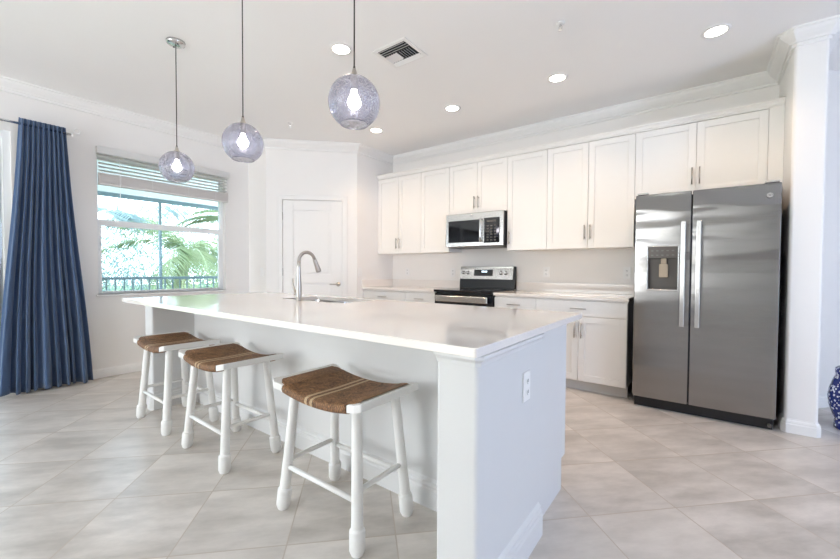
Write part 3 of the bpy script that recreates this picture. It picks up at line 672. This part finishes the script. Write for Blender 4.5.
# ------------------------------------------------------------------ outlets and switches
def plate(name, label, cat, c, n, kind='outlet', w_=0.072, h_=0.117, group=None):
    c = Vector(c); n = Vector(n).normalized(); s = Vector((0,0,1)).cross(n).normalized(); t = thing(name, label, cat, c, group)
    def pb(bm, a0, a1, b0, b1, o0, o1):
        P = [(a0,b0,o0),(a1,b0,o0),(a1,b1,o0),(a0,b1,o0),(a0,b0,o1),(a1,b0,o1),(a1,b1,o1),(a0,b1,o1)]
        v = [bm.verts.new(c+s*p[0]+Vector((0,0,p[1]))+n*p[2]) for p in P]
        for f in ((0,3,2,1),(4,5,6,7),(0,1,5,4),(1,2,6,5),(2,3,7,6),(3,0,4,7)): bm.faces.new([v[i] for i in f])
    bm = newbm(); pb(bm, -w_/2, w_/2, -h_/2, h_/2, 0.0005, 0.006); obj('cover_plate', bm, M['plate'], t, bevel=0.0015)
    if kind == 'outlet':
        for z in (-.022, .022):
            bm = newbm(); pb(bm, -.017, .017, z-.014, z+.014, 0.006, 0.0085); r = obj('receptacle', bm, M['plate'], t, bevel=0.001)
            bm = newbm(); pb(bm, -.008, -.005, z-.006, z+.007, 0.0085, 0.0092); pb(bm, .005, .008, z-.006, z+.007, 0.0085, 0.0092); pb(bm, -.002, .002, z-.012, z-.009, .0085, .0092); obj('slots', bm, M['slot'], r)
    else:
        bm = newbm(); pb(bm, -.016, .016, -.033, .033, 0.006, 0.009); obj('rocker', bm, M['plate'], t, bevel=0.001)
    return t
G = 'wall outlets over the back counter'
plate('wall_outlet', 'white outlet on the backsplash wall next to the fridge', 'outlet', (-0.640, W, 1.136), (0,-1,0), group=G)
plate('wall_outlet', 'white outlet on the backsplash wall right of the range', 'outlet', (-1.473, W, 1.138), (0,-1,0), group=G)
plate('wall_outlet', 'white outlet on the backsplash wall just left of the range', 'outlet', (-2.745, W, 1.125), (0,-1,0), group=G)
plate('wall_outlet', 'white outlet under the corner wall cabinet near the pantry', 'outlet', (-3.536, W, 1.130), (0,-1,0), group=G)
plate('light_switch', 'white rocker switch on the wall between pantry door and counter', 'light switch', (C1[0], 3.765, 1.130), (1,0,0), 'switch')
plate('light_switch', 'white rocker switch on the short wall left of the pantry door', 'light switch', (-4.770, C0[1], 1.117), (0,-1,0), 'switch')
plate('island_outlet', 'white outlet on the end of the island facing the fridge', 'outlet', (KX1, 1.478, 0.692), (1,0,0), w_=0.070, h_=0.116)

# ------------------------------------------------------------------ stools
def make_stool():
    t = thing('bar_stool', '', 'stool', (0,0,0))
    def sad(x): return 0.588 + 0.034*(x/0.27)**2
    bm = newbm(); NX = 26; XR = 0.218
    prof = [(-.150,-.040),(-.176,-.040),(-.189,-.032),(-.193,-.016),(-.188,-.003),(-.170,.003),(-.09,.002),(0,.000),(.09,.002),(.170,.003),(.188,-.003),(.193,-.016),(.189,-.032),(.176,-.040),(.150,-.040),(.09,-.030),(0,-.028),(-.09,-.030)]
    rings = []
    for i in range(NX+1):
        x = -XR+2*XR*i/NX; rings.append([bm.verts.new((x, a, sad(x)+b)) for a, b in prof])
    n = len(prof)
    for r0, r1 in zip(rings, rings[1:]):
        for k in range(n): bm.faces.new((r0[k], r0[(k+1) % n], r1[(k+1) % n], r1[k]))
    bm.faces.new(rings[0]); bm.faces.new(rings[-1][::-1])
    for s in (-1, 1):                                       # the weave laps over the inner half of each end rail
        A = []
        for x in (XR-.02, .240, .268):
            yy = .178 if x < .25 else .158
            A.append([bm.verts.new((s*x, a, sad(x)+b)) for a, b in ((-yy,-.002),(-yy+.006,.0045),(0,.0045),(yy-.006,.0045),(yy,-.002))])
        for r0, r1 in zip(A, A[1:]):
            for k in range(4): bm.faces.new((r0[k], r0[k+1], r1[k+1], r1[k]))
    obj('woven_seat', bm, M['rush'], t, smooth=True)
    for s in (-1, 1):                                       # flat end rails follow the saddle
        bm = newbm(); A = []
        for x in (.2185, .245, .270, .300):
            yb = .190 if x < .26 else (.200 if x < .28 else .186)
            A.append([bm.verts.new((s*x, a, sad(x)+b)) for a, b in ((-yb,-.034),(-yb,0),(yb,0),(yb,-.034))])
        for r0, r1 in zip(A, A[1:]):
            for k in range(4): bm.faces.new((r0[k], r0[(k+1)%4], r1[(k+1)%4], r1[k]))
        bm.faces.new(A[0]); bm.faces.new(A[-1][::-1]); obj('seat_rail', bm, M['stoolwhite'], t, bevel=0.004, seg=2)
    def lp(sx_, sy_, z): k = z/0.58; return Vector((sx_*(.255-.045*k), sy_*(.162-.040*k), z))
    for sx_ in (-1, 1):
        for sy_ in (-1, 1):
            bm = newbm(); zs = [0.0,.020,.090,.097,.103,.150,.20,.22,.40,.58]; rs = [.0240,.0325,.0335,.0320,.0252,.0245,.0245,.0240,.0230,.0220]
            tube(bm, [lp(sx_, sy_, z) for z in zs], rs, 20); lo = obj('leg', bm, M['stoolwhite'], t, smooth=True); es_ = lo.modifiers.new('edges', 'EDGE_SPLIT'); es_.split_angle = radians(28)
    for a, b, z in (((-1,-1),(1,-1),.205),((-1,1),(1,1),.205),((-1,-1),(-1,1),.235),((1,-1),(1,1),.245)):
        bm = newbm(); tube(bm, [lp(*a, z), lp(*b, z)], 0.0115, 12); obj('stretcher', bm, M['stoolwhite'], t, smooth=True)
    bm = newbm()                                            # cross pieces hidden by the weave
    for y in (-.15, .15):
        tube(bm, [(x, y, sad(x)-.022) for x in (-.24,-.12,0,.12,.24)], 0.010, 10)
    obj('seat_bar', bm, M['stoolwhite'], t, smooth=True)
    return t
GS = 'white stools with woven brown saddle seats along the island'
st = make_stool(); st['group'] = GS; st['label'] = 'white stool with woven brown seat nearest the camera, right-hand end of the row'; st.location = (-1.362, 1.238, 0)
for (x, y, rz), lab in (((-2.415, 1.232, -0.02), 'middle white stool with woven brown seat, between two others at the island'),
                        ((-3.232, 1.235, -0.02), 'farthest white stool with woven brown seat, closest to the blue curtain')):
    c = copy_tree(st); c.location = (x, y, 0); c.rotation_euler = (0, 0, rz); c['label'] = lab

# ------------------------------------------------------------------ pendants
def make_pendant():
    t = thing('pendant_light', '', 'pendant light', (0,0,0))
    bm = newbm(); R = 0.117; zc = 1.918-H; prof = []
    a0 = math.acos(min(1, 0.062/R))
    for k in range(29):
        a = -a0 + k*(a0+radians(83))/28; prof.append((R*cos(a), zc + R*1.0*sin(a)))
    lathe(bm, prof, seg=48, cap=False); g = obj('glass_globe', bm, M['globe'], t, smooth=True, loc=(0,0,0))
    bm = newbm(); zb = zc+R*sin(-a0); lathe(bm, [(0.0620,zb-.0015),(0.0645,zb),(0.0635,zb+.003),(0.0610,zb+.002),(0.0620,zb-.0015)], seg=48, cap=False); obj('glass_rim', bm, M['globe'], t, smooth=True, loc=(0,0,0))
    bm = newbm(); lathe(bm, [(0.016,zc+.055),(0.018,zc+.10),(0.020,zc+R-.004),(0.020,zc+R+.004),(0.013,zc+R+.012),(0.012,zc+R+.018),(0.009,zc+R+.030),(0.004,zc+R+.045)], seg=20); obj('socket', bm, M['nickel'], t, smooth=True, loc=(0,0,0))
    bm = newbm(); lathe(bm, [(0.0085,zc+R+.016),(0.0075,zc+R+.034),(0.0035,zc+R+.05)], seg=14); obj('cord_grip', bm, M['bronze'], t, smooth=True, loc=(0,0,0))
    bm = newbm(); tube(bm, [(0,0,zc+R+.045),(0,0,-.012)], 0.0032, 10); obj('cord', bm, M['bronze'], t, loc=(0,0,0))
    bm = newbm(); lathe(bm, [(0,-.028),(0.045,-.026),(0.060,-.018),(0.063,0)], seg=36); cn = obj('canopy', bm, M['chrome'], t, smooth=True, loc=(0,0,0))
    bm = newbm()
    for sx_ in (-.034, .034): lathe(bm, [(0.006,-.0268),(0.006,-.031),(0,-.031)], (sx_,0,0), 12)
    obj('screw', bm, M['greyplastic'], cn, loc=(0,0,0))
    bm = newbm(); lathe(bm, [(0,zc-.030),(0.014,zc-.027),(0.026,zc-.014),(0.030,zc),(0.026,zc+.016),(0.016,zc+.034),(0.013,zc+.050),(0.013,zc+.056)], seg=24); obj('bulb', bm, M['bulb'], t, smooth=True, loc=(0,0,0))
    return t
pn = make_pendant(); pn['group'] = 'violet glass globe pendants over the island'
spots = [(-3.205, 'pendant globe of violet seeded glass nearest the window, farthest along the island'),
         (-2.262, 'middle of the three violet seeded glass globe pendants'),
         (-1.300, 'violet seeded glass globe pendant closest to the camera, beside the ceiling vent')]
for i, (x, lab) in enumerate(spots):
    c = pn if i == 0 else copy_tree(pn); c.location = (x, 1.240, H); c['label'] = lab; c.rotation_euler = (0, 0, 0.9*i)

# ------------------------------------------------------------------ ceiling fixtures
def downlight(x, y, lab, glow=9.0, r=0.062, g='recessed ceiling lights'):
    t = thing('recessed_light', lab, 'recessed light', (x, y, H), g)
    bm = newbm(); lathe(bm, [(r,-.002),(r+.004,-.007),(r+.024,-.004),(r+.026,0)], (x,y,H), 36, cap=False); bmesh.ops.recalc_face_normals(bm, faces=bm.faces[:]); obj('trim_ring', bm, M['trim'], t, smooth=True)
    bm = newbm(); lathe(bm, [(0,-.0035),(r+.001,-.0035)], (x,y,H), 36, cap=False); obj('lens', bm, M['lens'], t)
    l = bpy.data.lights.new('downlight_glow', 'SPOT'); l.energy = glow; l.color = (1.0, 0.72, 0.48); l.spot_size = radians(125); l.spot_blend = 0.9; l.shadow_soft_size = 0.06
    lo = bpy.data.objects.new('downlight_glow', l); COL.objects.link(lo); lo.location = (x, y, H-.02)
DG = 17.5
downlight(-3.235, 3.450, 'ceiling downlight in front of the corner cabinets, nearest the pantry door', DG)
downlight(-2.150, 3.450, 'ceiling downlight in front of the range and microwave', DG)
downlight(-1.069, 3.450, 'ceiling downlight between the range and the fridge', DG)
downlight( 0.034, 3.440, 'ceiling downlight above the fridge near the wing wall', DG)
downlight(-2.275, 2.031, 'lone ceiling downlight over the island beside the vent and pendant cord', DG*.6)
# air vent
VX0, VX1, VY0, VY1 = -2.110, -1.780, 2.195, 2.490
t = thing('ceiling_vent', 'white square ceiling air register with angled louvres', 'air vent', ((VX0+VX1)/2, (VY0+VY1)/2, H))
bm = newbm(); e = 0.032
box(bm, VX0, VX1, VY0, VY0+e, H-.008, H-.0005); box(bm, VX0, VX1, VY1-e, VY1, H-.008, H-.0005); box(bm, VX0, VX0+e, VY0+e, VY1-e, H-.008, H-.0005); box(bm, VX1-e, VX1, VY0+e, VY1-e, H-.008, H-.0005)
obj('frame', bm, M['trim'], t, bevel=0.003)
obj('backing', B(VX0+e, VX1-e, VY0+e, VY1-e, H-.0015, H-.0005), M['dark'], t)
def blade(x0, y0, x1, y1, tx, ty, w_=0.020):
    bm = newbm(); z0 = H-.004; z1 = H-.016
    P = [(x0,y0,z0),(x1,y1,z0),(x1+tx*w_,y1+ty*w_,z1),(x0+tx*w_,y0+ty*w_,z1)]; v = [bm.verts.new(p) for p in P]; v2 = [bm.verts.new((a,b,c+.0015)) for a,b,c in P]
    bm.faces.new(v); bm.faces.new(v2[::-1])
    for i in range(4): bm.faces.new((v[i], v2[i], v2[(i+1)%4], v[(i+1)%4]))
    obj('louvre', bm, M['trim'], t)
for k in range(3): y = VY0+e+.012+k*.026; blade(VX0+e, y, VX1-e, y, 0, -.55)
for k in range(2): y = VY1-e-.012-k*.022; blade(VX0+e, y, VX1-e, y, 0, .9)
ym0, ym1 = VY0+e+.085, VY1-e-.050; xm = (VX0+VX1)/2
for k in range(5): x = xm+.014+k*.023; blade(x, ym0, x, ym1, .6, 0, .016)
for k in range(5): x = xm-.014-k*.023; blade(x, ym0, x, ym1, -.9, 0, .022)
def sprinkler(x, y, lab):
    t = thing('fire_sprinkler', lab, 'sprinkler', (x, y, H), 'ceiling fire sprinklers')
    bm = newbm(); lathe(bm, [(0.028,0),(0.028,-.003),(0.020,-.008),(0.010,-.009)], (x,y,H), 24); obj('escutcheon', bm, M['plate'], t, smooth=True)
    bm = newbm(); lathe(bm, [(0.007,-.008),(0.006,-.022)], (x,y,H), 12)
    for s in (-1,1): tube(bm, [(x+s*.006,y,H-.018),(x+s*.012,y,H-.030),(x+s*.003,y,H-.044)], .002, 6)
    lathe(bm, [(0.0,-.046),(0.014,-.046),(0.014,-.044),(0,-.044)], (x,y,H), 14); obj('head', bm, M['chrome'], t)
sprinkler(-0.822, 2.707, 'small sprinkler head on the ceiling out in the kitchen, ahead of the fridge')
sprinkler(-3.887, 2.696, 'small sprinkler head on the ceiling near the pantry door')

# ------------------------------------------------------------------ curtain, rod, blind
bm = newbm(); NS, NZ = 260, 40; g = []
ph = [random.uniform(0, 6.28) for _ in range(6)]
for i in range(NS+1):
    s = i/NS; col = []
    for j in range(NZ+1):
        t_ = j/NZ; z = 2.508 - t_*(2.508-0.018)
        e = t_**0.8
        y = (0.640+0.310*s)*(1-t_) + (0.470+0.650*s)*t_ + 0.008*sin(6*t_+3*s)
        warp = s + 0.018*sin(2*pi*2.3*s+ph[0])*(0.3+e) + 0.010*sin(2*pi*5.1*s+ph[1])*e
        a1 = 0.018*(1-e)+0.048*e
        x = a1*sin(2*pi*9.5*warp+ph[2]) + 0.014*e*sin(2*pi*4.2*warp+ph[3]+1.5*t_) + 0.004*sin(2*pi*19*warp)
        y += 0.020*e*sin(2*pi*9.5*warp*2+ph[4])*0.45
        xc = -4.975*(1-t_) + (-4.985)*t_
        z += 0.006*sin(2*pi*9.5*warp+1)*(j == 0) + 0.010*sin(2*pi*3*s)*(j == NZ)*0.5
        col.append(bm.verts.new((xc+x, y, z)))
    g.append(col)
for i in range(NS):
    for j in range(NZ): bm.faces.new((g[i][j], g[i+1][j], g[i+1][j+1], g[i][j+1]))
tag(obj('curtain', bm, M['curtain'], smooth=True, solid=0.003), 'long slate blue curtain gathered at the left beside the window', 'curtain')
t = thing('curtain_rod', 'slim metal curtain rod above the sliding door with clear round finial', 'curtain rod', (-4.975, 0.3, 2.485))
bm = newbm(); tube(bm, [(-4.975,-3.28,2.455),(-4.975,0.995,2.455)], 0.011, 14); obj('pole', bm, M['chrome'], t, smooth=True)
for y in (1.012, -3.297):
    bm = newbm(); lathe(bm, [(0.012,-.018),(0.017,-.012),(0.012,-.004)], (-4.975,y,2.455), 14, (0,1,0)); 
    s = 1 if y > 0 else -1; c = Vector((-4.975, y+s*.026, 2.497)); tube(bm, [c+Vector((0, .024*cos(a), .024*sin(a))) for a in [2*pi*k/20 for k in range(21)]], 0.0055, 8); obj('finial', bm, M['plate'], t, smooth=True)
for y in (0.97, -3.23):
    bm = newbm(); tube(bm, [(XL+.004,y,2.455),(-4.988,y,2.455)], .006, 8); box(bm, XL+.0005, XL+.006, y-.012, y+.012, 2.42, 2.49); obj('bracket', bm, M['chrome'], t)

t = thing('window_blind', 'white slatted window blind raised to the top of the window', 'blind', (XL+.03, (WY0+WY1)/2, 2.04), None)
HY0, HY1 = 1.205, 2.575
obj('valance', B(XL+.001, XL+.060, HY0, HY1, 2.350, 2.422), M['blind'], t, bevel=0.005)
def tilt_slat(z, k=.35, th=.003, w_=.046):
    bm = newbm(); xc = XL+.030; dx = w_/2*cos(k); dz = w_/2*sin(k)
    P = [(xc-dx, z+dz), (xc-dx, z+dz+th), (xc+dx, z-dz+th), (xc+dx, z-dz)]
    prism(bm, P, HY1-HY0-.03, 'xz', 0)
    return bm
for z in (2.325, 2.287, 2.249, 2.211, 2.173):
    bm = newbm(); xc = XL+.029; box(bm, xc-.024, xc+.024, HY0+.015, HY1-.015, z, z+.003); bmesh.ops.rotate(bm, verts=bm.verts[:], cent=(xc,0,z), matrix=Matrix.Rotation(radians(33),3,'Y')); obj('slat', bm, M['blind'], t)
bm = newbm()
for k in range(22): box(bm, XL+.006, XL+.052, HY0+.015, HY1-.015, 2.052+k*.0045, 2.052+k*.0045+.0034)
tag(obj('slat_stack', bm, M['blind_grey'], t), None, None, kind='stuff')
obj('bottom_rail', B(XL+.006, XL+.053, HY0+.015, HY1-.015, 2.026, 2.050), M['blind_grey'], t, bevel=0.003)
for y in (1.41, 1.70, 2.08, 2.40):
    bm = newbm(); tube(bm, [(XL+.055,y,2.05),(XL+.055,y,2.33)], .0014, 6); tube(bm, [(XL+.003,y,2.05),(XL+.003,y,2.33)], .0014, 6); obj('ladder_cord', bm, M['plate'], t)
bm = newbm(); tube(bm, [(XL+.064,1.395,2.33),(XL+.068,1.395,1.86)], .004, 8); obj('tilt_wand', bm, M['blind'], t)

# ------------------------------------------------------------------ garden stool in the hall
gx, gy = 0.925, 4.115
t = thing('garden_stool', 'blue and white patterned ceramic drum stool on the floor past the wing wall', 'ceramic stool', (gx, gy, 0))
bm = newbm(); lathe(bm, [(0.118,0),(0.128,0.004),(0.128,0.05),(0.122,0.06),(0.138,0.10),(0.158,0.17),(0.165,0.23),(0.158,0.29),(0.138,0.36),(0.122,0.40),(0.128,0.41),(0.128,0.445),(0.110,0.458),(0,0.460)], (gx,gy,0), 40); obj('body', bm, M['delft'], t, smooth=True)
for z in (0.075, 0.388):
    bm = newbm()
    for k in range(20):
        a = 2*pi*k/20; rr = 0.127 if z < .2 else 0.127; lathe(bm, [(0.007,0),(0.006,0.004),(0,0.007)], (gx+rr*cos(a), gy+rr*sin(a), z), 8, (cos(a), sin(a), 0))
    tag(obj('studs', bm, M['plate'], t), None, None, kind='stuff')

# ------------------------------------------------------------------ outside: lanai, railing, palms
struct(obj('ground', B(-40, -7.7, -25, 35, -0.6, -0.30), M['lawn']))
struct(obj('lanai_floor', B(-7.65, XL-.205, -4, 7, -0.3, -0.04), M['deck']))
RX = -7.40
t = thing('lanai_railing', 'dark teal balcony railing with upright balusters outside the window', 'railing', (RX, 2.4, -.04))
obj('top_rail', B(RX-.025, RX+.025, -2.5, 6.5, 0.975, 1.020), M['railing'], t, bevel=0.004)
obj('bottom_rail', B(RX-.02, RX+.02, -2.5, 6.5, 0.06, 0.095), M['railing'], t)
for k in range(78):
    y = -2.4+k*.115
    if y > 6.45: break
    obj('baluster', B(RX-.009, RX+.009, y-.009, y+.009, 0.095, 0.975), M['railing'], t)
t = thing('screen_enclosure', 'teal framed screen enclosure posts and header beyond the window', 'screen frame', (RX, 2.4, -.04))
obj('header', B(RX-.10, RX-.05, -2.5, 6.5, 2.275, 2.335), M['screenframe'], t)
struct(obj('lanai_ceiling', B(RX-.25, XL-.205, -4, 7, 2.75, 2.85), M['house'])); struct(obj('lanai_beam', B(RX-.12, RX-.02, -4, 7, 2.337, 2.75), M['house']))
for y in (0.55, 2.62, 4.75): obj('post', B(RX-.10, RX-.05, y-.017, y+.017, -.04, 2.275), M['screenframe'], t)
def palm(x, y, zb, hgt, nf, L, seed, m, label, droop=1.0, fan=False):
    rnd = random.Random(seed); t = thing('palm_tree', label, 'palm tree', (x, y, zb), 'palm trees beyond the lanai')
    bm = newbm(); pts = [(x+.15*sin(k*.5+seed), y+.12*cos(k*.4+seed), zb+hgt*k/8) for k in range(9)]; tube(bm, pts, [.16-.006*k for k in range(9)], 12); obj('trunk', bm, M['trunk'], t, smooth=True)
    top = Vector(pts[-1]); bm = newbm()
    for f in range(nf):
        az = 2*pi*f/nf + rnd.uniform(-.2,.2); el = rnd.uniform(-.35, 1.15); LL = L*rnd.uniform(.8,1.1); p = top.copy(); d = Vector((cos(az)*cos(el), sin(az)*cos(el), sin(el))); N = 16; prev = p.copy()
        for k in range(N):
            d = (d + Vector((0,0,-.085*droop))).normalized(); p2 = p + d*LL/N
            side = d.cross(Vector((0,0,1))).normalized(); upv = side.cross(d)
            # rachis
            w0 = .012; a = [bm.verts.new(q) for q in (p-side*w0, p+side*w0, p2+side*w0, p2-side*w0)]; bm.faces.new(a)
            if fan and k < N*0.55: p = p2; continue
            ll = LL*(.30 if not fan else .42)*(sin(pi*min(1,(k+1.5)/(N+1)))**.6)
            for s in (-1, 1):
                for h_ in (0, .5):
                    b0 = p.lerp(p2, h_); dirv = (side*s*.8 + d*.55 + Vector((0,0,-.28*droop)) + Vector((rnd.uniform(-.1,.1),)*3)).normalized()
                    wv = d*.014; mid = b0+dirv*ll*.55; tip = b0+dirv*ll+Vector((0,0,-.12*ll*droop))
                    v = [bm.verts.new(q) for q in (b0-wv, b0+wv, mid+wv*.8, tip, mid-wv*.8)]; bm.faces.new(v)
            p = p2
    obj('fronds', bm, m, t)
palm(-11.2, 4.4, -.3, 1.9, 30, 2.2, 3, M['frond'], 'green palm seen through the right half of the window', 1.3)
palm(-11.8, 2.5, -.3, 2.3, 28, 2.3, 5, M['frond_blue'], 'bluish palm seen behind the middle post of the window view', 1.1, True)
palm(-12.6, 6.6, -.3, 3.0, 26, 2.4, 9, M['frond'], 'tall palm at the far right of the window view', 1.0)
palm(-12.8, 0.8, -.3, 2.8, 24, 2.3, 15, M['frond'], 'palm at the far left of the window view near the pale house', 1.0)
bm = newbm(); rnd = random.Random(4)
for k in range(15000):
    y = rnd.uniform(-4, 16); h_ = 3.4+.9*sin(y*1.3)+.6*sin(y*2.9); x = -17.8+rnd.uniform(-1.2,1.2); z = -.3+h_*rnd.random()**.8
    d = Vector((rnd.uniform(-1,1), rnd.uniform(-1,1), rnd.uniform(-.6,1))).normalized()*.30; s = d.cross(Vector((rnd.uniform(-1,1),rnd.uniform(-1,1),1))).normalized()*.028
    p = Vector((x,y,z)); v = [bm.verts.new(q) for q in (p, p+d*.5+s, p+d, p+d*.5-s)]; bm.faces.new(v)
tag(obj('hedge', bm, M['hedge']), 'leafy green hedge of shrubs running behind the palms outside', 'hedge', None, 'stuff')
t = thing('neighbour_house', 'pale stucco house with windows seen at the left of the window view', 'house', (-20, 3.6, -.3))
obj('wall', B(-23, -20, -1.5, 4.6, -.3, 3.6), M['house'], t)
bm = newbm(); prism(bm, [(-2.0,3.6),(5.1,3.6),(1.6,5.2)], 3.6, 'yz', -23.3); obj('roof', bm, M['roof'], t)
for y in (0.2, 1.8, 3.4):
    for z in (0.7, 2.3):
        f = obj('window', B(-20.0, -19.93, y-.5, y+.5, z-.45, z+.55), M['houseglass'], t); bm = newbm(); box(bm, -19.93, -19.90, y-.02, y+.02, z-.45, z+.55); box(bm, -19.93, -19.90, y-.5, y+.5, z, z+.04); obj('muntin', bm, M['house'], f)
